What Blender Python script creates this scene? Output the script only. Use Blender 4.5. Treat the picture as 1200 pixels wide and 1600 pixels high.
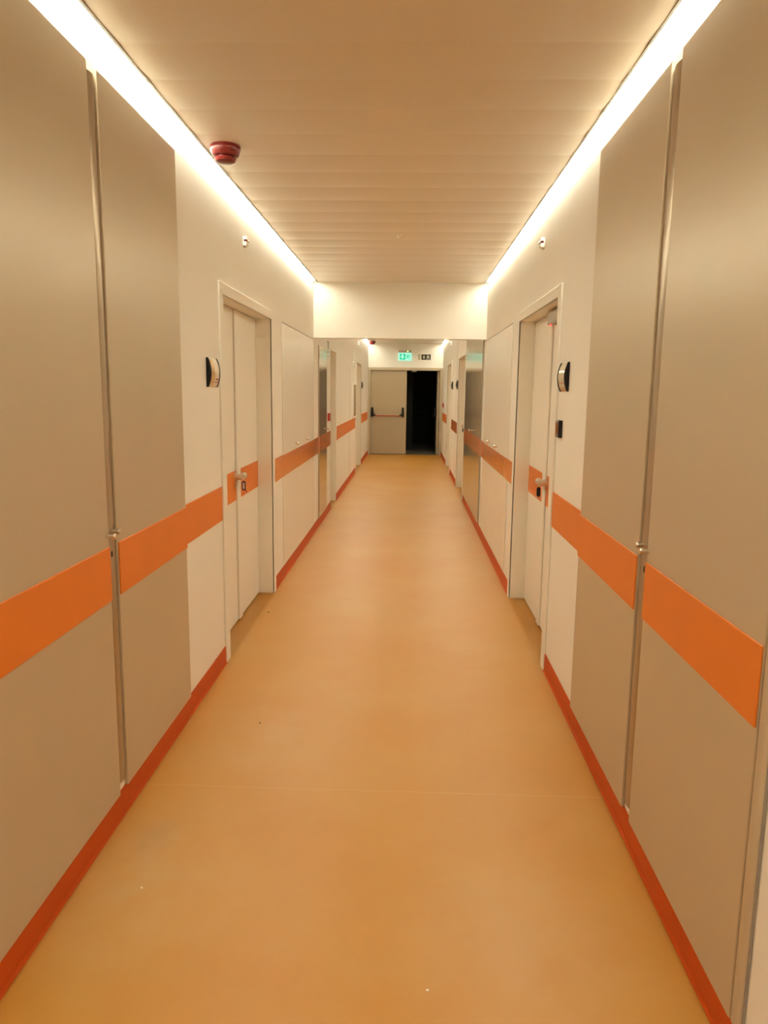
import bpy, bmesh, math, random
from mathutils import Vector, Matrix

random.seed(4)
sc = bpy.context.scene
for o in list(bpy.data.objects):
    bpy.data.objects.remove(o, do_unlink=True)
COL = sc.collection

# ------------------------------------------------------------------ camera
F_PX = 1165.5
PITCH, YAW, ROLL = -0.1605, -0.0324, 0.0128
CAM_H = 1.55
cam_data = bpy.data.cameras.new('camera')
cam = bpy.data.objects.new('camera', cam_data)
COL.objects.link(cam)
cp, sp, cy, sy = math.cos(PITCH), math.sin(PITCH), math.cos(YAW), math.sin(YAW)
fwd = Vector((sy * cp, cy * cp, sp))
right = Vector((cy, -sy, 0))
up = right.cross(fwd)
cr, sr = math.cos(ROLL), math.sin(ROLL)
r2 = right * cr + up * sr
u2 = up * cr - right * sr
m = Matrix((r2, u2, -fwd)).transposed().to_4x4()
m.translation = Vector((0, 0, CAM_H))
cam.matrix_world = m
cam_data.sensor_fit = 'VERTICAL'
cam_data.sensor_height = 24.0
cam_data.sensor_width = 18.0
cam_data.lens = 24.0 * F_PX / 1600.0
cam_data.clip_start = 0.02
sc.camera = cam

# ------------------------------------------------------------------ light, exposure
STRIP_COLOUR = (1.0, 0.97, 0.765)
STRIP_POWER = 75.0
sc.view_settings.view_transform = 'Standard'
sc.view_settings.look = 'None'
sc.view_settings.exposure = 0.0
sc.view_settings.gamma = 1.0
sc.view_settings.use_curve_mapping = False
world = bpy.data.worlds.new('world')
sc.world = world
world.use_nodes = True
world.node_tree.nodes['Background'].inputs[0].default_value = (0.02, 0.018, 0.015, 1)
world.node_tree.nodes['Background'].inputs[1].default_value = 0.0
sc.cycles.max_bounces = 10
sc.cycles.diffuse_bounces = 7
sc.cycles.use_denoising = True

# ------------------------------------------------------------------ measures (metres)
XL, XR = -1.031, 0.791            # faces of the two long walls
ZC, ZC_FAR = 2.673, 2.705         # ceilings before and behind the header
CL, CR = -0.987, 0.757            # long edges of the ceiling
Y_BACK, Y_HEAD, Y_HEAD_B, Y_END = -3.0, 8.065, 8.20, 18.51


# ------------------------------------------------------------------ materials
def srgb(r, g, b):
    f = lambda c: (c / 255 / 12.92) if c / 255 <= 0.04045 else ((c / 255 + 0.055) / 1.055) ** 2.4
    return (f(r), f(g), f(b), 1.0)


def mat(name, col, rough=0.5, metal=0.0, var=0.0, scale=4.0, bump=0.0, bump_scale=200.0, emit=None, emit_s=0.0, spec=0.5, coat=0.0):
    mt = bpy.data.materials.new(name)
    mt.use_nodes = True
    nt = mt.node_tree
    b = nt.nodes['Principled BSDF']
    b.inputs['Roughness'].default_value = rough
    b.inputs['Metallic'].default_value = metal
    b.inputs['Specular IOR Level'].default_value = spec
    b.inputs['Coat Weight'].default_value = coat
    b.inputs['Coat Roughness'].default_value = 0.1
    tc = nt.nodes.new('ShaderNodeTexCoord')
    if var > 0:
        n = nt.nodes.new('ShaderNodeTexNoise')
        n.inputs['Scale'].default_value = scale
        n.inputs['Detail'].default_value = 4
        nt.links.new(tc.outputs['Object'], n.inputs['Vector'])
        rp = nt.nodes.new('ShaderNodeValToRGB')
        rp.color_ramp.elements[0].position = 0.3
        rp.color_ramp.elements[1].position = 0.7
        rp.color_ramp.elements[0].color = tuple(c * (1 - var) for c in col[:3]) + (1,)
        rp.color_ramp.elements[1].color = tuple(min(1, c * (1 + var)) for c in col[:3]) + (1,)
        nt.links.new(n.outputs['Fac'], rp.inputs['Fac'])
        nt.links.new(rp.outputs['Color'], b.inputs['Base Color'])
    else:
        b.inputs['Base Color'].default_value = col
    if bump > 0:
        n2 = nt.nodes.new('ShaderNodeTexNoise')
        n2.inputs['Scale'].default_value = bump_scale
        nt.links.new(tc.outputs['Object'], n2.inputs['Vector'])
        bp = nt.nodes.new('ShaderNodeBump')
        bp.inputs['Strength'].default_value = bump
        bp.inputs['Distance'].default_value = 0.002
        nt.links.new(n2.outputs['Fac'], bp.inputs['Height'])
        nt.links.new(bp.outputs['Normal'], b.inputs['Normal'])
    if emit:
        b.inputs['Emission Color'].default_value = emit
        b.inputs['Emission Strength'].default_value = emit_s
    return mt


M = {}
M['wall'] = mat('white_wall_paint', (0.86, 0.83, 0.76, 1), 0.55, var=0.012, scale=2.0, bump=0.03, bump_scale=150)
M['white'] = mat('white_lacquer', (0.86, 0.83, 0.75, 1), 0.38)
M['laminate'] = mat('white_laminate', (0.84, 0.80, 0.72, 1), 0.26)
M['ceiling'] = mat('ceiling_metal', (0.78, 0.71, 0.61, 1), 0.30)
M['edge_grey'] = mat('ceiling_edge_grey', (0.30, 0.28, 0.25, 1), 0.5)
M['panel'] = mat('champagne_panel', (0.555, 0.465, 0.335, 1), 0.34, metal=0.27, var=0.02, scale=1.5, bump=0.015, bump_scale=900)
M['profile'] = mat('champagne_profile', (0.42, 0.34, 0.245, 1), 0.28, metal=0.7)
M['steel'] = mat('satin_steel', (0.60, 0.52, 0.40, 1), 0.13, metal=0.72, var=0.01, scale=2.0)
M['band'] = mat('orange_band', (0.70, 0.185, 0.022, 1), 0.42, spec=0.4, var=0.02, scale=6)
M['band_gloss'] = mat('orange_band_glossy', (0.68, 0.18, 0.035, 1), 0.14, var=0.01, scale=6)
M['base'] = mat('orange_baseboard', (0.48, 0.060, 0.002, 1), 0.5, spec=0.3)
M['beige'] = mat('beige_door_paint', (0.40, 0.315, 0.20, 1), 0.38, var=0.01)
M['beige_frame'] = mat('beige_frame_paint', (0.47, 0.385, 0.26, 1), 0.38)
M['nickel'] = mat('satin_nickel', (0.70, 0.62, 0.52, 1), 0.28, metal=1.0)
M['chrome'] = mat('chrome', (0.85, 0.80, 0.72, 1), 0.08, metal=1.0)
M['black'] = mat('black_plastic', (0.007, 0.006, 0.006, 1), 0.45, spec=0.25)
M['black_gloss'] = mat('black_gloss', (0.012, 0.010, 0.010, 1), 0.08)
M['dark'] = mat('dark_gap', (0.05, 0.04, 0.03, 1), 0.8)
M['red'] = mat('red_plastic', (0.18, 0.014, 0.013, 1), 0.32)
M['red_bright'] = mat('red_call_point', (0.42, 0.02, 0.015, 1), 0.35)
M['red_lens'] = mat('dark_red_lens', (0.10, 0.006, 0.008, 1), 0.1)
M['red_bar'] = mat('red_push_bar', (0.40, 0.03, 0.012, 1), 0.35)
M['plate'] = mat('cream_card', (0.78, 0.70, 0.56, 1), 0.22)
M['plate_mirror'] = mat('brass_plate', (0.72, 0.60, 0.40, 1), 0.12, metal=0.85)
M['tan'] = mat('tan_strip', (0.56, 0.36, 0.13, 1), 0.3)
M['text'] = mat('dark_red_print', (0.30, 0.10, 0.08, 1), 0.5)
M['grey'] = mat('grey_plastic', (0.42, 0.39, 0.34, 1), 0.4)
M['led_red'] = mat('red_led', (0.6, 0.02, 0.02, 1), 0.3, emit=(1, 0.06, 0.05, 1), emit_s=3.0)
M['led_green'] = mat('green_led', (0.3, 0.8, 0.3, 1), 0.3, emit=(0.45, 1, 0.25, 1), emit_s=3.0)
M['exit_green'] = mat('lit_green', (0.0, 0.3, 0.18, 1), 0.3, emit=(0.0, 0.42, 0.24, 1), emit_s=0.9)
M['exit_white'] = mat('lit_white', (0.35, 0.7, 0.62, 1), 0.3, emit=(0.30, 0.92, 0.78, 1), emit_s=0.75)
M['glow'] = mat('photoluminescent_cream', (0.74, 0.70, 0.50, 1), 0.5)
M['sign_black'] = mat('sign_black', (0.012, 0.011, 0.009, 1), 0.4)
M['strip'] = mat('led_diffuser', (0.9, 0.9, 0.9, 1), 0.5, emit=STRIP_COLOUR + (1,), emit_s=STRIP_POWER)
M['alu'] = mat('aluminium_housing', (0.6, 0.58, 0.54, 1), 0.4, metal=0.6)
M['key_dark'] = mat('dark_purple_plastic', (0.035, 0.010, 0.022, 1), 0.35)
M['key_tag'] = mat('pale_lilac_tag', (0.55, 0.42, 0.42, 1), 0.4)
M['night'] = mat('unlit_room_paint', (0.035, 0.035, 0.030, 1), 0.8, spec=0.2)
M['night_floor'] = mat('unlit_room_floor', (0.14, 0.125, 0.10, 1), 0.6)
M['glassy'] = mat('dim_glass_front', (0.30, 0.24, 0.17, 1), 0.06, metal=0.3)


def acrylic():
    mt = bpy.data.materials.new('clear_acrylic')
    mt.use_nodes = True
    b = mt.node_tree.nodes['Principled BSDF']
    b.inputs['Base Color'].default_value = (0.85, 0.88, 0.8, 1)
    b.inputs['Roughness'].default_value = 0.05
    b.inputs['Transmission Weight'].default_value = 0.9
    b.inputs['IOR'].default_value = 1.45
    return mt


M['acrylic'] = acrylic()


def floor_material():
    mt = bpy.data.materials.new('orange_vinyl')
    mt.use_nodes = True
    nt = mt.node_tree
    N, L = nt.nodes.new, nt.links.new
    b = nt.nodes['Principled BSDF']
    tc = N('ShaderNodeTexCoord')
    big = N('ShaderNodeTexNoise')
    big.inputs['Scale'].default_value = 1.3
    big.inputs['Detail'].default_value = 6
    big.inputs['Roughness'].default_value = 0.6
    L(tc.outputs['Object'], big.inputs['Vector'])
    rp = N('ShaderNodeValToRGB')
    rp.color_ramp.elements[0].position = 0.32
    rp.color_ramp.elements[1].position = 0.70
    rp.color_ramp.elements[0].color = (0.410, 0.170, 0.011, 1)
    rp.color_ramp.elements[1].color = (0.432, 0.218, 0.042, 1)
    L(big.outputs['Fac'], rp.inputs['Fac'])
    # fine chip of the vinyl
    fine = N('ShaderNodeTexNoise')
    fine.inputs['Scale'].default_value = 160
    fine.inputs['Detail'].default_value = 2
    L(tc.outputs['Object'], fine.inputs['Vector'])
    mx = N('ShaderNodeMix')
    mx.data_type = 'RGBA'
    mx.blend_type = 'OVERLAY'
    mx.inputs['Factor'].default_value = 0.05
    L(rp.outputs['Color'], mx.inputs['A'])
    L(fine.outputs['Color'], mx.inputs['B'])

    def blob(loc, rad, squash, inner):
        mp = N('ShaderNodeMapping')
        mp.vector_type = 'POINT'
        s = (1 / rad, 1 / (rad * squash), 1 / rad)
        mp.inputs['Scale'].default_value = s
        mp.inputs['Location'].default_value = (-loc[0] * s[0], -loc[1] * s[1], 0)
        L(tc.outputs['Object'], mp.inputs['Vector'])
        gr = N('ShaderNodeTexGradient')
        gr.gradient_type = 'SPHERICAL'
        L(mp.outputs['Vector'], gr.inputs['Vector'])
        nz = N('ShaderNodeTexNoise')
        nz.inputs['Scale'].default_value = inner
        L(tc.outputs['Object'], nz.inputs['Vector'])
        mu = N('ShaderNodeMath')
        mu.operation = 'MULTIPLY'
        L(gr.outputs['Fac'], mu.inputs[0])
        L(nz.outputs['Fac'], mu.inputs[1])
        return mu.outputs[0]

    last = mx.outputs['Result']
    for loc, rad, sq, inner, col, k in (
            ((-0.86, 2.36), 0.09, 1.5, 25, (0.33, 0.18, 0.07, 1), 0.8),
            ((-0.845, 2.22), 0.05, 1.2, 18, (0.40, 0.20, 0.06, 1), 0.8),
            ((-0.80, 2.15), 0.35, 1.6, 9, (0.46, 0.28, 0.12, 1), 0.7),
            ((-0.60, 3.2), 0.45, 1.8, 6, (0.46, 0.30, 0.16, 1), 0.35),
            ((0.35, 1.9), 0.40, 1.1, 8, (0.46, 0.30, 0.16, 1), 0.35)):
        f = blob(loc, rad, sq, inner)
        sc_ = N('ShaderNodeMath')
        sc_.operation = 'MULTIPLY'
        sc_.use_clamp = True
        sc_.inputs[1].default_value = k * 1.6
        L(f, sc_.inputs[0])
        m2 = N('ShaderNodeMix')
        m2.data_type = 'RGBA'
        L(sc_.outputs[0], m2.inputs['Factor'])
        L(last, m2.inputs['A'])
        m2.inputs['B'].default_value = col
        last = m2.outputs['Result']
    # thin welded joint across the vinyl
    sep = N('ShaderNodeSeparateXYZ')
    L(tc.outputs['Object'], sep.inputs[0])
    sub = N('ShaderNodeMath')
    sub.operation = 'SUBTRACT'
    sub.inputs[1].default_value = 2.715
    L(sep.outputs['Y'], sub.inputs[0])
    ab = N('ShaderNodeMath')
    ab.operation = 'ABSOLUTE'
    L(sub.outputs[0], ab.inputs[0])
    lt = N('ShaderNodeMath')
    lt.operation = 'LESS_THAN'
    lt.inputs[1].default_value = 0.0022
    L(ab.outputs[0], lt.inputs[0])
    f2 = N('ShaderNodeMath')
    f2.operation = 'MULTIPLY'
    f2.inputs[1].default_value = 0.3
    L(lt.outputs[0], f2.inputs[0])
    m3 = N('ShaderNodeMix')
    m3.data_type = 'RGBA'
    L(f2.outputs[0], m3.inputs['Factor'])
    L(last, m3.inputs['A'])
    m3.inputs['B'].default_value = (0.56, 0.36, 0.18, 1)
    L(m3.outputs['Result'], b.inputs['Base Color'])
    b.inputs['Roughness'].default_value = 0.42
    bp = N('ShaderNodeBump')
    bp.inputs['Strength'].default_value = 0.06
    bp.inputs['Distance'].default_value = 0.002
    L(fine.outputs['Fac'], bp.inputs['Height'])
    L(bp.outputs['Normal'], b.inputs['Normal'])
    return mt


M['floor'] = floor_material()


# ------------------------------------------------------------------ mesh helpers
class MB:
    """Collects shapes, all in world metres, into one mesh."""

    def __init__(self):
        self.bm = bmesh.new()

    def _take(self, b):
        me = bpy.data.meshes.new('t')
        b.to_mesh(me)
        b.free()
        self.bm.from_mesh(me)
        bpy.data.meshes.remove(me)

    def box(self, x0, x1, y0, y1, z0, z1, bev=0.0, seg=2):
        b = bmesh.new()
        x0, x1 = sorted((x0, x1)); y0, y1 = sorted((y0, y1)); z0, z1 = sorted((z0, z1))
        bmesh.ops.create_cube(b, size=1.0)
        for v in b.verts:
            v.co = Vector(((x0 + x1) / 2 + v.co.x * (x1 - x0), (y0 + y1) / 2 + v.co.y * (y1 - y0), (z0 + z1) / 2 + v.co.z * (z1 - z0)))
        if bev > 0:
            bev = min(bev, 0.45 * min(x1 - x0, y1 - y0, z1 - z0))
            bmesh.ops.bevel(b, geom=list(b.edges), offset=bev, segments=seg, affect='EDGES', profile=0.5)
        self._take(b)
        return self

    def cyl(self, p0, p1, r0, r1=None, n=24, bev=0.0):
        p0, p1 = Vector(p0), Vector(p1)
        r1 = r0 if r1 is None else r1
        d = p1 - p0
        b = bmesh.new()
        bmesh.ops.create_cone(b, cap_ends=True, segments=n, radius1=r0, radius2=r1, depth=d.length)
        if bev > 0:
            ed = [e for e in b.edges if abs(e.verts[0].co.z - e.verts[1].co.z) < 1e-6]
            bmesh.ops.bevel(b, geom=ed, offset=bev, segments=2, affect='EDGES', profile=0.5)
        q = d.to_track_quat('Z', 'Y').to_matrix().to_4x4()
        q.translation = (p0 + p1) / 2
        bmesh.ops.transform(b, matrix=q, verts=b.verts)
        self._take(b)
        return self

    def lathe(self, centre, prof, n=40):
        """prof: list of (radius, z offset), turned about the vertical through centre."""
        b = bmesh.new()
        rings = []
        for r, z in prof:
            if r < 1e-6:
                rings.append([b.verts.new((centre[0], centre[1], centre[2] + z))])
            else:
                rings.append([b.verts.new((centre[0] + r * math.cos(2 * math.pi * k / n), centre[1] + r * math.sin(2 * math.pi * k / n), centre[2] + z)) for k in range(n)])
        for a, c in zip(rings, rings[1:]):
            for k in range(n):
                k2 = (k + 1) % n
                if len(a) == 1 and len(c) == 1:
                    continue
                if len(a) == 1:
                    b.faces.new((a[0], c[k], c[k2]))
                elif len(c) == 1:
                    b.faces.new((a[k], c[0], a[k2]))
                else:
                    b.faces.new((a[k], c[k], c[k2], a[k2]))
        bmesh.ops.recalc_face_normals(b, faces=b.faces)
        self._take(b)
        return self

    def extrude(self, poly, a, axis, a1):
        """poly of 2-D points extruded from a to a1 along axis ('x': poly=(y,z), 'y': poly=(x,z), 'z': poly=(x,y))."""
        b = bmesh.new()
        def P(u, v, w):
            return {'x': (w, u, v), 'y': (u, w, v), 'z': (u, v, w)}[axis]
        lo = [b.verts.new(P(u, v, a)) for u, v in poly]
        hi = [b.verts.new(P(u, v, a1)) for u, v in poly]
        b.faces.new(lo)
        b.faces.new(hi)
        n = len(poly)
        for k in range(n):
            b.faces.new((lo[k], lo[(k + 1) % n], hi[(k + 1) % n], hi[k]))
        bmesh.ops.recalc_face_normals(b, faces=b.faces)
        self._take(b)
        return self

    def build(self, name, material, parent=None, loc=None, smooth=None):
        if parent is not None:
            off = parent_world(parent)
        else:
            off = Vector(loc) if loc is not None else self.base()
        bmesh.ops.translate(self.bm, verts=self.bm.verts, vec=-off)
        me = bpy.data.meshes.new(name)
        self.bm.to_mesh(me)
        self.bm.free()
        me.materials.append(material)
        if smooth:
            me.polygons.foreach_set('use_smooth', [True] * len(me.polygons))
            me.set_sharp_from_angle(angle=math.radians(smooth))
        o = bpy.data.objects.new(name, me)
        COL.objects.link(o)
        if parent is not None:
            o.parent = parent
        else:
            o.location = off
        return o

    def base(self):
        xs = [v.co for v in self.bm.verts]
        return Vector(((min(c.x for c in xs) + max(c.x for c in xs)) / 2, (min(c.y for c in xs) + max(c.y for c in xs)) / 2, min(c.z for c in xs)))


def parent_world(o):
    v = Vector((0, 0, 0))
    while o is not None:
        v = v + o.location
        o = o.parent
    return v


def tag(o, label=None, cat=None, group=None, kind=None):
    if label: o['label'] = label
    if cat: o['category'] = cat
    if group: o['group'] = group
    if kind: o['kind'] = kind
    return o


def thing(name, loc, label, cat, group=None, kind=None):
    o = bpy.data.objects.new(name, None)
    o.empty_display_size = 0.05
    COL.objects.link(o)
    o.location = loc
    return tag(o, label, cat, group, kind)


def struct(mb, name, material, label, cat, smooth=None):
    return tag(mb.build(name, material, loc=(0, 0, 0), smooth=smooth), label, cat, None, 'structure')


WX = {-1: XL, 1: XR}


def X(s, d):
    """x of a point d metres out from the wall of side s, towards the corridor's middle (negative: into the wall)."""
    return WX[s] - s * d


# which wall is which, in words one can find in the place
SIDE = {-1: 'on the smoke detector side', 1: 'on the card reader side'}

# ------------------------------------------------------------------ openings
DOOR_D = 0.105
OPEN = {
    -1: [(4.14, 5.56, 2.057), (9.745, 10.53, 2.068), (14.36, 15.74, 2.085)],
    1: [(4.14, 5.56, 2.057), (10.85, 12.27, 2.078), (14.44, 15.83, 2.088)],
}
LIN = 0.02

# ------------------------------------------------------------------ structure
fl = MB().box(XL - 0.32, XR + 0.32, Y_BACK, Y_END + 0.06, -0.05, 0.0)
struct(fl, 'floor', M['floor'], 'orange vinyl floor of the corridor with a thin welded joint', 'floor')

WALL_TOP = 2.95
for s, nm in ((-1, 'wall_left'), (1, 'wall_right')):
    mb = MB()
    y = Y_BACK
    xo = X(s, -0.30)
    for (a, b_, zt) in OPEN[s]:
        mb.box(WX[s], xo, y, a - LIN, 0, WALL_TOP)
        mb.box(WX[s], xo, a - LIN, b_ + LIN, zt + LIN, WALL_TOP)
        y = b_ + LIN
    mb.box(WX[s], xo, y, Y_END + 0.15, 0, WALL_TOP)
    struct(mb, nm, M['wall'], 'long white corridor wall ' + SIDE[s], 'wall')

mb = MB().box(XL - 0.3, XR + 0.3, Y_BACK - 0.1, Y_BACK, 0, WALL_TOP)
struct(mb, 'wall_back', M['wall'], 'white wall closing the corridor behind the viewer', 'wall')

# header over the corridor
mb = MB().box(XL, XR, Y_HEAD, Y_HEAD_B, 2.100, WALL_TOP)
struct(mb, 'wall_header', M['wall'], 'white header wall hanging from the ceiling across the corridor', 'wall')

# end wall round the double door
DX0, DX1, DZ1 = -0.97, 0.727, 2.058
mb = MB()
mb.box(XL, DX0 - 0.03, Y_END, Y_END + 0.15, 0, DZ1 + 0.03)
mb.box(DX1 + 0.03, XR, Y_END, Y_END + 0.15, 0, DZ1 + 0.03)
mb.box(XL, XR, Y_END, Y_END + 0.15, DZ1 + 0.03, WALL_TOP)
struct(mb, 'wall_end', M['wall'], 'white end wall of the corridor above the double door', 'wall')


def plank_ceiling(y0, y1, z, name, label):
    mb = MB()
    b = bmesh.new()
    pitch, seg = 0.292, 10
    start = 4.985 - pitch * math.ceil((4.985 - y0) / pitch)
    pts = []
    yy = start
    rnd = random.Random(7)
    while yy < y1:
        sag = 0.0034 + rnd.uniform(-0.0008, 0.0008)
        tilt = rnd.uniform(-0.0006, 0.0006)
        for k in range(seg + 1):
            t = k / seg
            yk = yy + t * pitch
            if y0 <= yk <= y1:
                d = z - sag * (1 - (2 * t - 1) ** 2) + tilt * (t - 0.5)
                if k in (0, seg):
                    d = z + 0.0004
                pts.append((yk if k == 0 else yk - (0.0012 if k == seg else 0), d))
        yy += pitch
    if pts[0][0] > y0: pts.insert(0, (y0, z))
    if pts[-1][0] < y1: pts.append((y1, z))
    top = [(y1, z + 0.03), (y0, z + 0.03)]
    mb.extrude(pts + top, CL, 'x', CR)
    struct(mb, name, M['ceiling'], label, 'ceiling')


plank_ceiling(Y_BACK, Y_HEAD - 0.006, ZC, 'ceiling', 'pale metal plank ceiling before the header wall')
plank_ceiling(Y_HEAD_B + 0.006, Y_END - 0.006, ZC_FAR, 'ceiling', 'pale metal plank ceiling beyond the header wall')
# solid slab that closes the void over both
mb = MB().box(XL - 0.3, XR + 0.3, Y_BACK - 0.1, Y_END + 0.15, WALL_TOP, WALL_TOP + 0.1)
struct(mb, 'ceiling_slab', M['wall'], 'slab above the suspended ceiling', 'ceiling')

# grey edge profiles along the ceiling
n_trim = 0


def trim(mb, material, label, cat='trim', smooth=None):
    global n_trim
    n_trim += 1
    return struct(mb, 'trim_%d' % n_trim, material, label, cat, smooth)


for (y0, y1, z, wh) in ((Y_BACK, Y_HEAD - 0.001, ZC, 'before the header wall'), (Y_HEAD_B, Y_END - 0.001, ZC_FAR, 'beyond the header wall')):
    for s, e in ((-1, CL), (1, CR)):
        mb = MB().box(e, e + s * 0.004, y0, y1, z - 0.006, z + 0.03)
        mb.box(e - s * 0.006, e, y0, y1, z - 0.006, z - 0.003)
        trim(mb, M['edge_grey'], 'thin grey ceiling edge ' + wh + ' ' + SIDE[s])

# baseboards
for s, nm in ((-1, 'baseboard_left'), (1, 'baseboard_right')):
    mb = MB()
    y = Y_BACK
    segs = []
    for (a, b_, zt) in OPEN[s]:
        segs.append((y, a - 0.083))
        y = b_ + 0.083
    segs[0:0] = []
    segs.append((y, Y_END - 0.0))
    prof = [(0, 0), (0, 0.098), (0.0035, 0.098), (0.0045, 0.094), (0.0055, 0.02), (0.0065, 0.010), (0.009, 0.004), (0.0125, 0.0005), (0.0125, 0)]
    for k, (a, b_) in enumerate(segs):
        if s == -1 and k == 1: b_ = 9.745
        if s == -1 and k == 2: a = 10.53
        mb.extrude([(X(s, d), z) for d, z in prof], a, 'y', b_)
    struct(mb, nm, M['base'], 'deep orange coved baseboard ' + SIDE[s], 'baseboard', smooth=50)


# orange bands on the walls
def wall_band(s, y0, y1, z0, z1, label, gloss=False):
    mb = MB().box(X(s, 0), X(s, 0.005), y0, y1, z0, z1, 0.0015)
    trim(mb, M['band_gloss' if gloss else 'band'], label, 'wall band')


wall_band(-1, 3.345, 4.052, 0.832, 1.020, 'orange band between closet and first door ' + SIDE[-1])
wall_band(1, 3.345, 4.052, 0.832, 1.022, 'orange band between closet and first door ' + SIDE[1])
wall_band(1, 0.55, 1.52, 0.832, 1.020, 'orange band before the closet ' + SIDE[1])
wall_band(-1, 0.55, 1.52, 0.832, 1.020, 'orange band before the closet ' + SIDE[-1])
wall_band(-1, 5.672, 6.058, 0.845, 1.026, 'short orange band behind the first door ' + SIDE[-1], True)
wall_band(1, 5.672, 5.962, 0.858, 1.030, 'short orange band behind the first door ' + SIDE[1], True)
wall_band(-1, 8.06, 8.42, 0.846, 1.030, 'orange band under the header ' + SIDE[-1], True)
wall_band(1, 8.06, 8.245, 0.858, 1.034, 'orange band under the header ' + SIDE[1], True)
wall_band(-1, 9.25, 9.742, 0.848, 1.034, 'orange band under the red call point', True)
wall_band(-1, 10.61, 14.16, 0.858, 1.050, 'long orange band beyond the single doorway')
wall_band(1, 12.50, 14.22, 0.862, 1.048, 'dark glossy orange band between two room signs', True)
wall_band(-1, 15.92, 18.25, 0.868, 1.062, 'last orange band before the end ' + SIDE[-1])
wall_band(1, 16.06, 18.2, 0.876, 1.062, 'last orange band before the end ' + SIDE[1])

# ------------------------------------------------------------------ light strips
for (y0, y1, z, wh) in ((Y_BACK, Y_HEAD, ZC, 'before the header wall'), (Y_HEAD_B, Y_END, ZC_FAR, 'beyond the header wall')):
    for s, e in ((-1, CL), (1, CR)):
        w0, w1 = sorted((WX[s] - s * 0.001, e + s * 0.005))
        t = thing('light_strip', ((w0 + w1) / 2, (y0 + y1) / 2, z + 0.001), 'glowing light strip at the ceiling ' + wh + ', ' + SIDE[s], 'light', 'linear lights along the ceiling edges')
        xw, xi = (w0, w1) if s < 0 else (w1, w0)
        xm = xw - s * 0.024
        MB().extrude([(xw, z - 0.001), (xm, z + 0.001), (xm, z + 0.007), (xw, z + 0.007)], y0 + 0.10, 'y', y1 - 0.10).build('diffuser', M['strip'], t)
        MB().box(xm - s * 0.0005, xi, y0 + 0.002, y1 - 0.002, z + 0.004, z + 0.007).build('flange', M['white'], t)
        MB().box(w0, w1, y0 + 0.002, y1 - 0.002, z + 0.0075, z + 0.05).build('housing', M['alu'], t)

# ------------------------------------------------------------------ tall closets near the viewer


def half_round(s, y0, y1, depth, z0, z1, n=12):
    pts = []
    yc, r = (y0 + y1) / 2, (y1 - y0) / 2
    for k in range(n + 1):
        a = math.pi * k / n
        pts.append((X(s, 0.0012 + (depth - 0.0012) * max(0.0, math.sin(a)) ** 0.8), yc - r * math.cos(a)))
    mb = MB()
    mb.extrude([(x, y) for x, y in pts], z0, 'z', z1)
    return mb


def knob(s, y, z, d0, parent, length=0.030, r=0.0085):
    mb = MB().cyl((X(s, d0), y, z), (X(s, d0 + length * 0.62), y, z), r * 0.75, n=20)
    mb.cyl((X(s, d0 + length * 0.55), y, z), (X(s, d0 + length), y, z), r * 1.15, n=24, bev=0.0015)
    return mb.build('knob', M['nickel'], parent, smooth=35)


def tall_closet(s, yB, g0, g1, yA, label):
    t = thing('tall_closet', (X(s, 0), (yB + yA) / 2, 0.098), label, 'closet', 'tall metal closets built into the corridor walls')
    T = 0.014
    z0, z1 = 0.099, 2.553
    for k, (a, b_, ky, kz) in enumerate(((yB, g0, g0 - 0.012, 1.052), (g1, yA, g1 - 0.022, 1.058))):
        lf = MB().box(X(s, 0.0012), X(s, T), a, b_, z0, z1, 0.003).build('door_leaf', M['panel'], t)
        bd = MB().box(X(s, T), X(s, T + 0.005), a + 0.003, b_ - 0.003, 0.826, 1.014, 0.0015).build('orange_band', M['band'], lf)
        if k == 0:
            knob(s, ky, kz, T, lf)
            half_round(s, b_, b_ + 0.010, 0.011, z0 + 0.030, z1 - 0.014).build('rolled_edge', M['panel'], lf, smooth=60)
    # rounded strip between the leaves
    pr = half_round(s, g0 + 0.011, g1 - 0.001, 0.0105, 0.134, 2.528, 16).build('centre_strip', M['profile'], t, smooth=60)
    knob(s, (g0 + g1) / 2 + 0.004, 1.060, 0.008, pr)
    yk = g0 + 0.030
    MB().box(X(s, 0.008), X(s, 0.0112), yk - 0.006, yk + 0.006, 0.972, 0.992, 0.001).build('keyhole', M['dark'], pr)
    # rounded outer edge
    half_round(s, yB - 0.042, yB - 0.002, 0.016, 0.108, 2.545, 16).build('edge_strip', M['panel'], t, smooth=60)
    MB().box(X(s, 0.0012), X(s, 0.004), yB - 0.052, yB - 0.042, 0.108, 2.545).build('dark_joint', M['edge_grey'], t)
    return t


tall_closet(-1, 1.575, 2.462, 2.535, 3.342, 'tall beige metal closet with two doors and orange bands, ' + SIDE[-1])
tall_closet(1, 1.575, 2.392, 2.482, 3.342, 'tall beige metal closet with two doors and orange bands, ' + SIDE[1])

# ------------------------------------------------------------------ white flush cupboards before the header


def white_cupboard(s, y0, y1, seam, knobs, zb0, zb1, label):
    t = thing('wall_cupboard', (X(s, 0), (y0 + y1) / 2, 0.098), label, 'cupboard', 'white flush cupboards before the header wall')
    z0, z1, T = 0.099, 2.078, 0.004
    for k, (a, b_) in enumerate(((y0, seam - 0.0006), (seam + 0.0006, y1))):
        lf = MB().box(X(s, 0.0012), X(s, T), a, b_, z0, z1, 0.0015).build('door_leaf', M['laminate'], t)
        MB().box(X(s, T), X(s, T + 0.002), a + 0.0003, b_ - 0.0003, zb0, zb1, 0.001).build('orange_band', M['band_gloss'], lf)
        knob(s, knobs[k], 1.078, T, lf, 0.038, 0.0115).data.materials[0] = M['chrome']
    MB().box(X(s, 0.0012), X(s, T - 0.002), y0, y1, z1, z1 + 0.007).build('shadow_gap', M['dark'], t)


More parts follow.
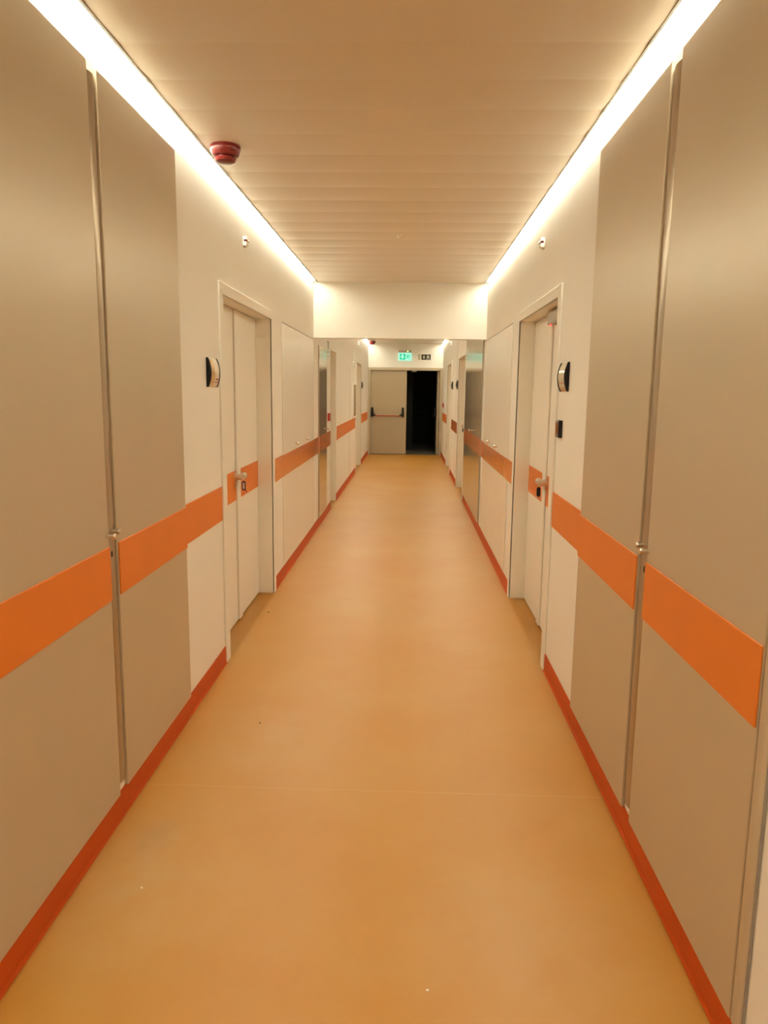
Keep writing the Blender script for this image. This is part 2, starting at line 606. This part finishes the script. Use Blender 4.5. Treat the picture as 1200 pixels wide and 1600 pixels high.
white_cupboard(-1, 6.06, 8.045, 7.12, (6.70, 7.36), 0.846, 1.026, 'white flush cupboard with glossy orange band, ' + SIDE[-1])
white_cupboard(1, 5.965, 8.02, 7.12, (6.68, 7.32), 0.860, 1.030, 'white flush cupboard with glossy orange band, ' + SIDE[1])

# ------------------------------------------------------------------ steel closets beyond the header
t = thing('steel_closet', (X(-1, 0), 8.85, 0.098), 'narrow shiny steel closet beside the red call point', 'closet', 'steel closets beyond the header wall')
lf = MB().box(X(-1, 0.0012), X(-1, 0.012), 8.47, 9.235, 0.099, 2.042, 0.002).build('door_leaf', M['steel'], t)
MB().box(X(-1, 0.012), X(-1, 0.0155), 8.473, 9.232, 0.852, 1.032, 0.001).build('orange_band', M['band_gloss'], lf)
knob(-1, 9.21, 1.085, 0.012, lf, 0.03, 0.010).data.materials[0] = M['chrome']
MB().box(X(-1, 0.0012), X(-1, 0.010), 8.445, 8.468, 0.099, 2.042).build('edge_strip', M['profile'], t)

t = thing('steel_closet', (X(1, 0), 9.36, 0.098), 'wide two-door steel closet that mirrors the green exit sign', 'closet', 'steel closets beyond the header wall')
for k, (a, b_) in enumerate(((8.275, 9.452), (9.456, 10.70))):
    lf = MB().box(X(1, 0.0012), X(1, 0.012), a, b_, 0.099, 2.553, 0.002).build('door_leaf', M['steel'], t)
    MB().box(X(1, 0.012), X(1, 0.0155), a + 0.002, b_ - 0.002, 0.862, 1.040, 0.001).build('orange_band', M['band_gloss'], lf)
    if k == 1:
        knob(1, 9.50, 1.078, 0.012, lf, 0.03, 0.010).data.materials[0] = M['chrome']
MB().box(X(1, 0.0012), X(1, 0.006), 8.248, 8.273, 0.099, 2.553).build('dark_joint', M['edge_grey'], t)

# ------------------------------------------------------------------ doors in the long walls


def lever(s, y, z, leaf, d):
    """Lever handle on a leaf whose face lies d inside the wall face."""
    mb = MB().cyl((X(s, -d), y, z), (X(s, -d + 0.009), y, z), 0.026, n=32, bev=0.002)
    mb.cyl((X(s, -d + 0.008), y, z), (X(s, -d + 0.058), y, z), 0.0205, n=28, bev=0.002)
    mb.cyl((X(s, -d + 0.044), y + 0.004, z + 0.002), (X(s, -d + 0.044), y + 0.085, z + 0.002), 0.0185, 0.0215, n=24, bev=0.002)
    mb.cyl((X(s, -d), y, z - 0.062), (X(s, -d + 0.010), y, z - 0.062), 0.014, n=24, bev=0.002)
    return mb.build('handle', M['nickel'], leaf, smooth=40)


def wall_door(num, s, idx, label, seam=None, casing=True, handle_y=None, band=None, d=DOOR_D, cw=0.083, cz=0.062, near=True, handle_z=0.985):
    y0, y1, zt = OPEN[s][idx]
    t = thing('door_%d' % num, (X(s, 0), (y0 + y1) / 2, 0), label, 'door', None, 'structure')
    fr = MB()
    xi = X(s, -0.30)
    pr = 0.012
    if casing:
        fr.box(X(s, 0), X(s, pr), y0 - cw, y0, 0, zt + cz, 0.003)
        fr.box(X(s, 0), X(s, pr), y1, y1 + cw, 0, zt + cz, 0.003)
        fr.box(X(s, 0), X(s, pr), y0 - 0.001, y1 + 0.001, zt, zt + cz, 0.003)
    fr.box(X(s, pr - 0.002 if casing else 0), xi, y0 - LIN, y0, 0, zt + LIN, 0.001)
    fr.box(X(s, pr - 0.002 if casing else 0), xi, y1, y1 + LIN, 0, zt + LIN, 0.001)
    fr.box(X(s, pr - 0.002 if casing else 0), xi, y0, y1, zt, zt + LIN, 0.001)
    # rebate behind the leaf
    for (a, b_) in ((y0, y0 + 0.02), (y1 - 0.02, y1)):
        fr.box(X(s, -d - 0.046), xi, a, b_, 0, zt)
    fr.box(X(s, -d - 0.046), xi, y0, y1, zt - 0.02, zt)
    fr.build('frame', M['white'], t)
    g = 0.0025
    spans = [(y0 + g, y1 - g)] if seam is None else [(y0 + g, seam - g), (seam + g, y1 - g)]
    leaves = []
    for k, (a, b_) in enumerate(spans):
        lf = MB().box(X(s, -d), X(s, -d - 0.044), a, b_, 0.008, zt - 0.004, 0.002).build('door_leaf', M['white'], t)
        leaves.append(lf)
        if band:
            a2 = a if k == 0 else a + 0.11
            MB().box(X(s, -d), X(s, -d + 0.003), a2 + 0.002, b_ - 0.002, band[0], band[1], 0.001).build('orange_band', M['band'], lf)
        if k == 1:
            mbx = MB().box(X(s, -d), X(s, -d + 0.014), a - 0.004, a + 0.085, 0.012, zt - 0.006, 0.004)
            mbx.build('cover_strip', M['white'], lf)
    if handle_y is not None:
        lever(s, handle_y, handle_z, leaves[0], d)
    return t


wall_door(1, -1, 0, 'white double door with orange bands and pale key tag, ' + SIDE[-1], seam=4.845, handle_y=4.815, band=(0.828, 1.024))
wall_door(2, 1, 0, 'white double door with grey lock box at its top, ' + SIDE[1], seam=4.845, handle_y=4.815, band=(0.828, 1.024), handle_z=0.978)
wall_door(3, -1, 1, 'deep plain doorway just beyond the red call point', casing=False, d=0.20)
wall_door(4, -1, 2, 'white far door beside the glass fronted wall cabinet', handle_y=15.25, handle_z=0.985)
wall_door(5, 1, 1, 'white door between the steel closet and the two black signs', handle_y=12.10, handle_z=1.01)
wall_door(6, 1, 2, 'last white door before the dark exit doorway', seam=None)

# ------------------------------------------------------------------ double door at the end
t7 = thing('door_7', ((DX0 + DX1) / 2, Y_END, 0), 'beige double door at the corridor end, one leaf shut and one open', 'door', None, 'structure')
fr = MB()
fr.box(DX0 - 0.062, DX0, Y_END - 0.012, Y_END + 0.16, 0, DZ1 + 0.066, 0.003)
fr.box(DX1, DX1 + 0.063, Y_END - 0.012, Y_END + 0.16, 0, DZ1 + 0.066, 0.003)
fr.box(DX0, DX1, Y_END - 0.012, Y_END + 0.16, DZ1, DZ1 + 0.066, 0.003)
fr.build('frame', M['beige_frame'], t7)
LX1 = -0.083
leaf = MB().box(DX0 + 0.003, LX1, Y_END + 0.03, Y_END + 0.085, 0.012, DZ1 - 0.004, 0.003).build('door_leaf', M['beige'], t7)
yl = Y_END + 0.03


def panic_bar(leaf, ends, at):
    """Panic bar: two black end boxes with arms and a red bar. at(u, v, z): u along the leaf, v out of it."""
    for k, u in enumerate(ends):
        sgn = 1 if k == 0 else -1
        mb = MB()
        a, b_ = at(u - 0.026, 0), at(u + 0.026, 0.045)
        mb.box(a[0], b_[0], a[1], b_[1], 1.05, 1.158, 0.008)
        a, b_ = at(u - 0.032, 0), at(u + 0.032, 0.055)
        mb.box(a[0], b_[0], a[1], b_[1], 0.935, 1.055, 0.01)
        p, q = at(u + sgn * 0.02, 0.05), at(u + sgn * 0.085, 0.07)
        mb.cyl((p[0], p[1], 1.00), (q[0], q[1], 0.955), 0.016, n=16)
        mb.build('bar_mount', M['black'], leaf, smooth=40)
    p, q = at(ends[0] + 0.07, 0.07), at(ends[1] - 0.07, 0.07)
    MB().cyl((p[0], p[1], 0.953), (q[0], q[1], 0.953), 0.013, n=20).build('push_bar', M['red_bar'], leaf, smooth=40)


panic_bar(leaf, (-0.922, -0.168), lambda u, v: (u, yl - v))
# open leaf, folded back into the dark room
ol = MB().box(DX1 - 0.058, DX1 - 0.006, Y_END + 0.10, Y_END + 0.90, 0.012, DZ1 - 0.004, 0.003).build('door_leaf', M['beige'], t7)
panic_bar(ol, (Y_END + 0.15, Y_END + 0.82), lambda u, v: (DX1 - 0.058 - v, u))
MB().box(0.035, 0.155, Y_END + 0.035, Y_END + 0.10, DZ1 - 0.028, DZ1, 0.004).build('strike_box', M['plate'], t7)

# dark room behind it
mb = MB().box(-1.4, 2.0, Y_END + 0.06, Y_END + 4.0, -0.05, -0.001)
struct(mb, 'floor', M['night_floor'], 'dim grey floor of the dark room behind the open door', 'floor')
mb = MB()
mb.box(-1.4, 2.0, Y_END + 4.0, Y_END + 4.1, 0, 2.9)
mb.box(-1.5, -1.4, Y_END + 0.15, Y_END + 4.1, 0, 2.9)
mb.box(2.0, 2.1, Y_END + 0.15, Y_END + 4.1, 0, 2.9)
mb.box(-1.4, XL, Y_END + 0.15, Y_END + 0.2, 0, 2.9)
mb.box(XR, 2.0, Y_END + 0.15, Y_END + 0.2, 0, 2.9)
mb.box(-0.55, 0.08, Y_END + 1.6, Y_END + 1.7, 0, 2.9)
struct(mb, 'wall_dark_room', M['night'], 'unlit walls of the dark room behind the open door', 'wall')
mb = MB().box(-1.5, 2.1, Y_END + 0.15, Y_END + 4.1, 2.9, 2.95)
struct(mb, 'ceiling_dark_room', M['night'], 'unlit ceiling of the dark room', 'ceiling')

# ------------------------------------------------------------------ exit signs
ye = Y_END


def flat(mb, x0, x1, z0, z1, y0, y1, bev=0.0):
    return mb.box(x0, x1, y0, y1, z0, z1, bev)


def poly(mb, pts, y0, y1):
    return mb.extrude(pts, y0, 'y', y1)


def runner(x, z, h, sgn=1):
    """Outline pieces of a running figure about h tall, centred on x with its feet at z."""
    u = h / 10.0
    P = lambda pts: [(x + sgn * a * u, z + b * u) for a, b in pts]
    head = [(1.2 + 1.0 * math.cos(k * math.pi / 6), 9.0 + 1.0 * math.sin(k * math.pi / 6)) for k in range(12)]
    return [P(head),
            P([(-1.2, 7.6), (1.4, 7.9), (1.6, 6.6), (0.4, 4.0), (-1.2, 4.0), (-0.8, 5.6)]),
            P([(-1.2, 7.6), (-3.2, 6.6), (-3.4, 5.0), (-2.6, 5.0), (-2.3, 6.1), (-0.6, 6.6)]),
            P([(1.4, 7.5), (2.3, 5.9), (4.0, 6.2), (4.0, 5.2), (1.9, 4.8), (0.8, 6.4)]),
            P([(0.5, 4.4), (2.6, 3.6), (2.4, 0.6), (3.4, 0.6), (3.4, 0.0), (1.5, 0.0), (1.6, 2.9), (-0.6, 3.6)]),
            P([(-1.2, 4.2), (-1.4, 2.6), (-3.8, 2.2), (-3.8, 1.2), (-0.5, 1.5), (0.4, 4.0)])]


def arrow_down(x, z0, z1, w):
    zm = z0 + (z1 - z0) * 0.55
    return [(x, z0), (x + w, zm), (x + w * 0.42, zm), (x + w * 0.42, z1), (x - w * 0.42, z1), (x - w * 0.42, zm), (x - w, zm)]


t = thing('exit_sign', (-0.138, ye, 2.29), 'lit green and white exit sign with a down arrow, above the end door', 'sign', 'exit signs above the end door')
MB().box(-0.292, 0.017, ye - 0.075, ye, 2.476, 2.530, 0.006).build('housing', M['grey'], t)
MB().box(-0.292, 0.017, ye - 0.055, ye - 0.010, 2.292, 2.476, 0.004).build('lit_panel', M['exit_white'], t)
yf = ye - 0.055
g = MB()
# green field with the arrow left free, built round it as one mesh
flat(g, -0.265, -0.125, 2.312, 2.456, yf - 0.003, yf)
g.build('green_field', M['exit_green'], t)
MB().box(-0.020, -0.008, yf - 0.003, yf, 2.312, 2.456).build('door_symbol', M['exit_green'], t)
a = MB()
poly(a, arrow_down(-0.197, 2.328, 2.444, 0.048), yf - 0.006, yf - 0.0028)
a.build('arrow', M['exit_white'], t)
r = MB()
for pts in runner(-0.072, 2.32, 0.125, 1):
    poly(r, pts, yf - 0.003, yf)
r.build('running_figure', M['exit_green'], t)
MB().cyl((-0.072, ye - 0.076, 2.508), (-0.072, ye - 0.070, 2.508), 0.016, n=20).build('green_led', M['led_green'], t)

t = thing('exit_sign', (0.338, ye, 2.316), 'black exit sign with cream arrow and running figure, beside the lit one', 'sign', 'exit signs above the end door')
MB().box(0.187, 0.487, ye - 0.006, ye, 2.316, 2.444, 0.002).build('sign_plate', M['sign_black'], t)
yf = ye - 0.006
c = MB()
flat(c, 0.196, 0.262, 2.320, 2.440, yf - 0.002, yf)
c.build('door_symbol', M['glow'], t)
MB().box(0.214, 0.221, yf - 0.004, yf - 0.0018, 2.320, 2.440).build('door_line', M['sign_black'], t)
a = MB()
poly(a, arrow_down(0.322, 2.335, 2.420, 0.026), yf - 0.002, yf)
a.build('arrow', M['glow'], t)
r = MB()
for pts in runner(0.424, 2.326, 0.110, -1):
    poly(r, pts, yf - 0.002, yf)
r.build('running_figure', M['glow'], t)

# ------------------------------------------------------------------ room name signs


def room_sign(s, y0, y1, z0, z1, label, face='plate', detail=True, bulge=0.024):
    t = thing('room_sign', (X(s, 0), (y0 + y1) / 2, z0), label, 'sign', 'bowed room signs beside the doors')
    n = 14

    def bow(base, extra, zz0, zz1):
        pts = [(X(s, 0), zz0), (X(s, 0), zz1)]
        for k in range(n + 1):
            tt = 1 - k / n
            v = 1 - (2 * tt - 1) ** 2
            pts.append((X(s, base + (bulge - base) * v + extra), zz0 + (zz1 - zz0) * tt))
        return pts

    cap = 0.012
    for a, b_ in ((y0, y0 + cap), (y1 - cap, y1)):
        MB().extrude(bow(0.008, 0.0015, z0, z1), a, 'y', b_).build('end_cap', M['black'], t, smooth=40)
    fc = MB().extrude(bow(0.007, 0, z0 + 0.002, z1 - 0.002), y0 + cap, 'y', y1 - cap).build('face', M[face], t, smooth=40)
    if detail:
        mb = MB().extrude(bow(0.007, 0.0008, z0 + 0.004, z1 - 0.004), y0 + cap + 0.004, 'y', y0 + cap + 0.072)
        mb.build('tan_strip', M['tan'], fc, smooth=40)
        tx = MB()
        for row, zz in enumerate((z0 + 0.040, z0 + 0.026)):
            for k in range(5 - row):
                ya = y0 + 0.105 + k * 0.013
                v = 1 - (2 * (zz - z0) / (z1 - z0) - 1) ** 2
                dd = 0.007 + (bulge - 0.007) * v
                tx.box(X(s, dd - 0.004), X(s, dd + 0.0012), ya, ya + 0.009, zz - 0.0035, zz + 0.0035)
        tx.build('printed_lines', M['text'], fc)
    return t


room_sign(-1, 3.80, 3.985, 1.560, 1.708, 'bowed cream room sign with tan strip and black end, ' + SIDE[-1])
room_sign(1, 3.80, 3.985, 1.560, 1.706, 'bowed shiny brass room sign above the card reader', face='plate_mirror', detail=False)
room_sign(1, 12.52, 12.70, 1.596, 1.748, 'black edged room sign behind the door beside the steel closet', detail=False, bulge=0.03)
room_sign(1, 13.98, 14.16, 1.594, 1.746, 'black edged room sign just before the last door ' + SIDE[1], detail=False, bulge=0.03)
room_sign(-1, 16.03, 16.22, 1.600, 1.740, 'small room sign between the far door and the end wall', detail=False, bulge=0.022)

# card reader
t = thing('card_reader', (X(1, 0), 3.95, 1.322), 'small black card reader under the brass room sign', 'card reader')
MB().box(X(1, 0), X(1, 0.018), 3.905, 3.985, 1.322, 1.412, 0.003).build('body', M['black'], t)
MB().box(X(1, 0.018), X(1, 0.0215), 3.908, 3.982, 1.325, 1.409, 0.002).build('front_plate', M['black_gloss'], t)

# ------------------------------------------------------------------ alarm indicators high on the walls


def indicator(s, y, z, label):
    t = thing('alarm_indicator', (X(s, 0), y, z), label, 'indicator', 'alarm indicators above the doors')
    MB().box(X(s, 0), X(s, 0.026), y - 0.026, y + 0.026, z, z + 0.056, 0.006).build('body', M['white'], t)
    mb = MB().box(X(s, 0.006), X(s, 0.0285), y - 0.0285, y + 0.0285, z + 0.024, z + 0.038, 0.004)
    mb.build('red_lens', M['red_lens'], t)
    MB().box(X(s, 0.0), X(s, 0.012), y - 0.020, y + 0.020, z - 0.007, z, 0.002).build('mount', M['grey'], t)


indicator(-1, 4.72, 2.412, 'white alarm indicator with dark red lens, over the pale key tag door')
indicator(1, 4.72, 2.414, 'white alarm indicator with dark red lens, over the lock box door')
indicator(-1, 14.90, 2.44, 'tiny white alarm indicator over the far door by the glass cabinet')
indicator(1, 14.85, 2.45, 'tiny white alarm indicator over the last door before the exit')

# grey lock box on top of the near door
xd = X(1, -DOOR_D)
t = thing('lock_box', (xd - 0.022, 4.655, 1.962), 'grey box with red light at the top of the double door', 'lock box')
MB().box(xd - 0.048, xd, 4.49, 4.82, 1.972, 2.045, 0.004).build('housing', M['grey'], t)
MB().box(xd - 0.044, xd - 0.002, 4.495, 4.70, 1.963, 1.972, 0.002).build('lower_cover', M['grey'], t)
MB().cyl((xd - 0.034, 4.77, 1.974), (xd - 0.034, 4.77, 1.962), 0.0075, n=16).build('red_light', M['led_red'], t)

# ------------------------------------------------------------------ smoke detectors


def smoke_detector(x, y, z, label, k=1.0):
    t = thing('smoke_detector', (x, y, z), label, 'smoke detector', 'red smoke detectors on the ceiling')
    MB().lathe((x, y, z), [(0, 0), (0.062 * k, 0), (0.064 * k, -0.004 * k), (0.064 * k, -0.014 * k), (0.0, -0.014 * k)]).build('base_ring', M['red'], t, smooth=40)
    MB().lathe((x, y, z - 0.0145 * k), [(0, 0), (0.0635 * k, 0), (0.063 * k, -0.006 * k), (0.056 * k, -0.024 * k), (0.050 * k, -0.029 * k), (0.0, -0.029 * k)]).build('body', M['red'], t, smooth=40)
    MB().lathe((x, y, z - 0.0435 * k), [(0, 0), (0.040 * k, 0), (0.040 * k, -0.005 * k), (0.0, -0.005 * k)]).build('dark_groove', M['red_lens'], t, smooth=40)
    MB().lathe((x, y, z - 0.0485 * k), [(0, 0), (0.044 * k, 0), (0.046 * k, -0.003 * k), (0.041 * k, -0.014 * k), (0.030 * k, -0.019 * k), (0, -0.021 * k)]).build('cap', M['red'], t, smooth=40)


smoke_detector(-0.882, 3.68, ZC - 0.003, 'red round smoke detector on the ceiling near the light strip', 1.1)
smoke_detector(-0.90, 17.75, ZC_FAR - 0.003, 'small red smoke detector on the ceiling at the corridor end', 1.25)


def sprinkler(x, y, z, label, m1, m2):
    t = thing('sprinkler', (x, y, z), label, 'sprinkler', 'small ceiling sprinklers')
    MB().lathe((x, y, z), [(0, 0), (0.030, 0), (0.031, -0.002), (0.027, -0.006), (0.0, -0.006)], 28).build('rose', m1, t, smooth=40)
    MB().lathe((x, y, z - 0.006), [(0, 0), (0.008, 0), (0.008, -0.014), (0.016, -0.016), (0.016, -0.018), (0, -0.018)], 20).build('head', m2, t, smooth=40)


sprinkler(-0.112, 5.67, ZC - 0.002, 'tiny sprinkler in the middle of the plank ceiling', M['white'], M['white'])
sprinkler(-0.104, 17.45, ZC_FAR - 0.002, 'tiny pale sprinkler on the ceiling at the corridor end', M['white'], M['nickel'])

# ------------------------------------------------------------------ red call points


def call_point(s, y0, y1, z0, z1, label):
    t = thing('call_point', (X(s, 0), (y0 + y1) / 2, z0), label, 'fire alarm call point', 'red call points on the walls')
    MB().box(X(s, 0), X(s, 0.030), y0, y1, z0, z1, 0.004).build('body', M['red_bright'], t)
    MB().box(X(s, 0.030), X(s, 0.032), y0 + 0.022, y1 - 0.022, z0 + 0.022, z1 - 0.026, 0.0008).build('press_plate', M['plate'], t)


call_point(-1, 9.42, 9.53, 1.172, 1.268, 'red call point between the narrow steel closet and the doorway')
call_point(1, 17.55, 17.65, 1.195, 1.290, 'small red call point beside the dark open door')

# ------------------------------------------------------------------ clear wall tags and glass cabinet


def wall_tag(y, z0, z1, label):
    t = thing('clear_wall_tag', (X(-1, 0), y, z0), label, 'sign', 'clear tags high on the wall')
    MB().box(X(-1, 0.012), X(-1, 0.016), y - 0.06, y + 0.06, z0, z1, 0.001).build('clear_plate', M['acrylic'], t)
    for zz in (z0 + 0.012, z0 + 0.060):
        MB().box(X(-1, 0.0), X(-1, 0.024), y - 0.055, y + 0.055, zz, zz + 0.024, 0.003).build('white_clip', M['white'], t)
    MB().cyl((X(-1, 0), y, z1 - 0.01), (X(-1, 0.02), y, z1 - 0.01), 0.008, n=14).build('stud', M['grey'], t)


wall_tag(9.38, 1.965, 2.150, 'slim clear tag on the wall above the red call point')
wall_tag(13.62, 1.985, 2.262, 'slim clear tag on the wall above the glass fronted cabinet')

t = thing('glass_cabinet', (X(-1, 0), 13.82, 1.062), 'white framed wall cabinet with dim glass front beside the far door', 'wall cabinet')
fr = MB()
y0, y1, z0, z1, d1 = 13.50, 14.17, 1.062, 1.695, 0.022
fr.box(X(-1, 0), X(-1, d1), y0, y0 + 0.045, z0, z1, 0.003)
fr.box(X(-1, 0), X(-1, d1), y1 - 0.045, y1, z0, z1, 0.003)
fr.box(X(-1, 0), X(-1, d1), y0 + 0.045, y1 - 0.045, z1 - 0.035, z1, 0.003)
fr.box(X(-1, 0), X(-1, d1), y0 + 0.045, y1 - 0.045, z0, z0 + 0.035, 0.003)
fr.build('frame', M['white'], t)
MB().box(X(-1, 0.002), X(-1, 0.0195), y0 + 0.044, y1 - 0.044, z0 + 0.034, z1 - 0.034).build('glass_front', M['glassy'], t)

# flush white panel joints on the far walls
mb = MB().box(X(-1, 0), X(-1, 0.0015), 12.865, 12.885, 0.098, 1.955)
trim(mb, M['edge_grey'], 'thin upright joint in the wall before the glass cabinet', 'wall joint')
mb = MB().box(X(1, 0), X(1, 0.0015), 12.90, 12.925, 0.098, 2.40)
trim(mb, M['edge_grey'], 'thin upright joint between the two black edged signs', 'wall joint')


# ------------------------------------------------------------------ keys hanging in the locks


def keys(s, y, z, d, label, tag_mat, slant):
    """A key in the lock with a fob hanging from it; the face of the leaf lies d inside the wall face."""
    xk = X(s, -d + 0.034)
    t = thing('key_fob', (xk, y, z), label, 'keys', 'keys left in the door locks')
    mb = MB().cyl((X(s, -d + 0.011), y, z + 0.062), (X(s, -d + 0.030), y, z + 0.062), 0.003, n=10)
    mb.cyl((X(s, -d + 0.029), y, z + 0.062), (X(s, -d + 0.033), y, z + 0.062), 0.011, n=20)
    mb.build('key', M['nickel'], t)
    rg = MB()
    n = 20
    for k in range(n):
        a, b_ = 2 * math.pi * k / n, 2 * math.pi * (k + 1) / n
        rg.cyl((xk, y + 0.012 * math.sin(a), z + 0.045 + 0.013 * math.cos(a)), (xk, y + 0.012 * math.sin(b_), z + 0.045 + 0.013 * math.cos(b_)), 0.0012, n=6)
    rg.build('ring', M['chrome'], t)
    body = MB()
    pts = []
    w, h = 0.0125, 0.0325
    for k in range(13):
        a = math.pi * k / 12
        pts.append((w * math.cos(a), h - w + w * math.sin(a)))
    for k in range(13):
        a = math.pi + math.pi * k / 12
        pts.append((w * math.cos(a), -h + w + w * math.sin(a)))
    # a flat tag that hangs square to the corridor
    body.extrude([(xk + a, z + b_) for a, b_ in pts], y - 0.004, 'y', y + 0.004)
    bo = body.build('tag', M['key_dark'] if tag_mat else M['black'], t)
    if tag_mat:
        MB().extrude([(xk + a * 0.55, z + b_ * 0.72) for a, b_ in pts], y - 0.0052, 'y', y - 0.0035).build('paper_insert', M['key_tag'], bo)
    MB().cyl((xk, y + 0.003, z - 0.012), (xk + slant * 0.020, y + 0.004, z - 0.042), 0.0028, n=10).build('second_key', M['nickel'] if not tag_mat else M['key_dark'], t)


keys(-1, 4.93, 0.913, DOOR_D, 'key with dark rimmed pale tag hanging in the double door lock', True, 0.9)
keys(1, 4.93, 0.905, DOOR_D, 'key with black tag hanging under the double door lever', False, -0.9)
keys(1, 12.10, 0.948, DOOR_D, 'small dark key hanging in the door beside the steel closet', False, 0.4)

# chrome beads added to stand in for unidentified glints in the dark room
for k, (px, pz) in enumerate(((0.225, 0.955), (0.310, 0.985), (0.385, 0.935), (0.475, 0.94))):
    t = MB().lathe((px, Y_END + 3.97, pz), [(0, 0.022), (0.012, 0.018), (0.018, 0.006), (0.018, -0.006), (0.012, -0.018), (0, -0.022)], 16)
    o = t.build('glint_bead', M['chrome'], None, smooth=60)
    tag(o, 'tiny shiny bead added for a glint deep in the dark doorway, ' + ('first', 'second', 'third', 'fourth')[k] + ' from the shut leaf', 'glint bead', 'shiny beads added for glints in the dark room')

# crumbs on the floor
for k, (x, y, r, nm) in enumerate(((-0.814, 2.096, 0.0040, 'pale crumb on the floor near the brown footprint'), (0.074, 1.733, 0.0040, 'pale crumb on the floor in the middle of the corridor'), (-0.678, 3.286, 0.0042, 'dark crumb on the floor near the beige closet'), (-0.97, 5.05, 0.006, 'dark crumb on the floor before the key tag door'))):
    mb = MB().lathe((x, y, 0.0), [(0, 0), (r, 0.0005), (r * 0.9, r * 0.7), (0, r)], 9)
    tag(mb.build('crumb', M['plate'] if k < 2 else M['dark'], None, smooth=60), nm, 'crumb', 'crumbs on the floor')
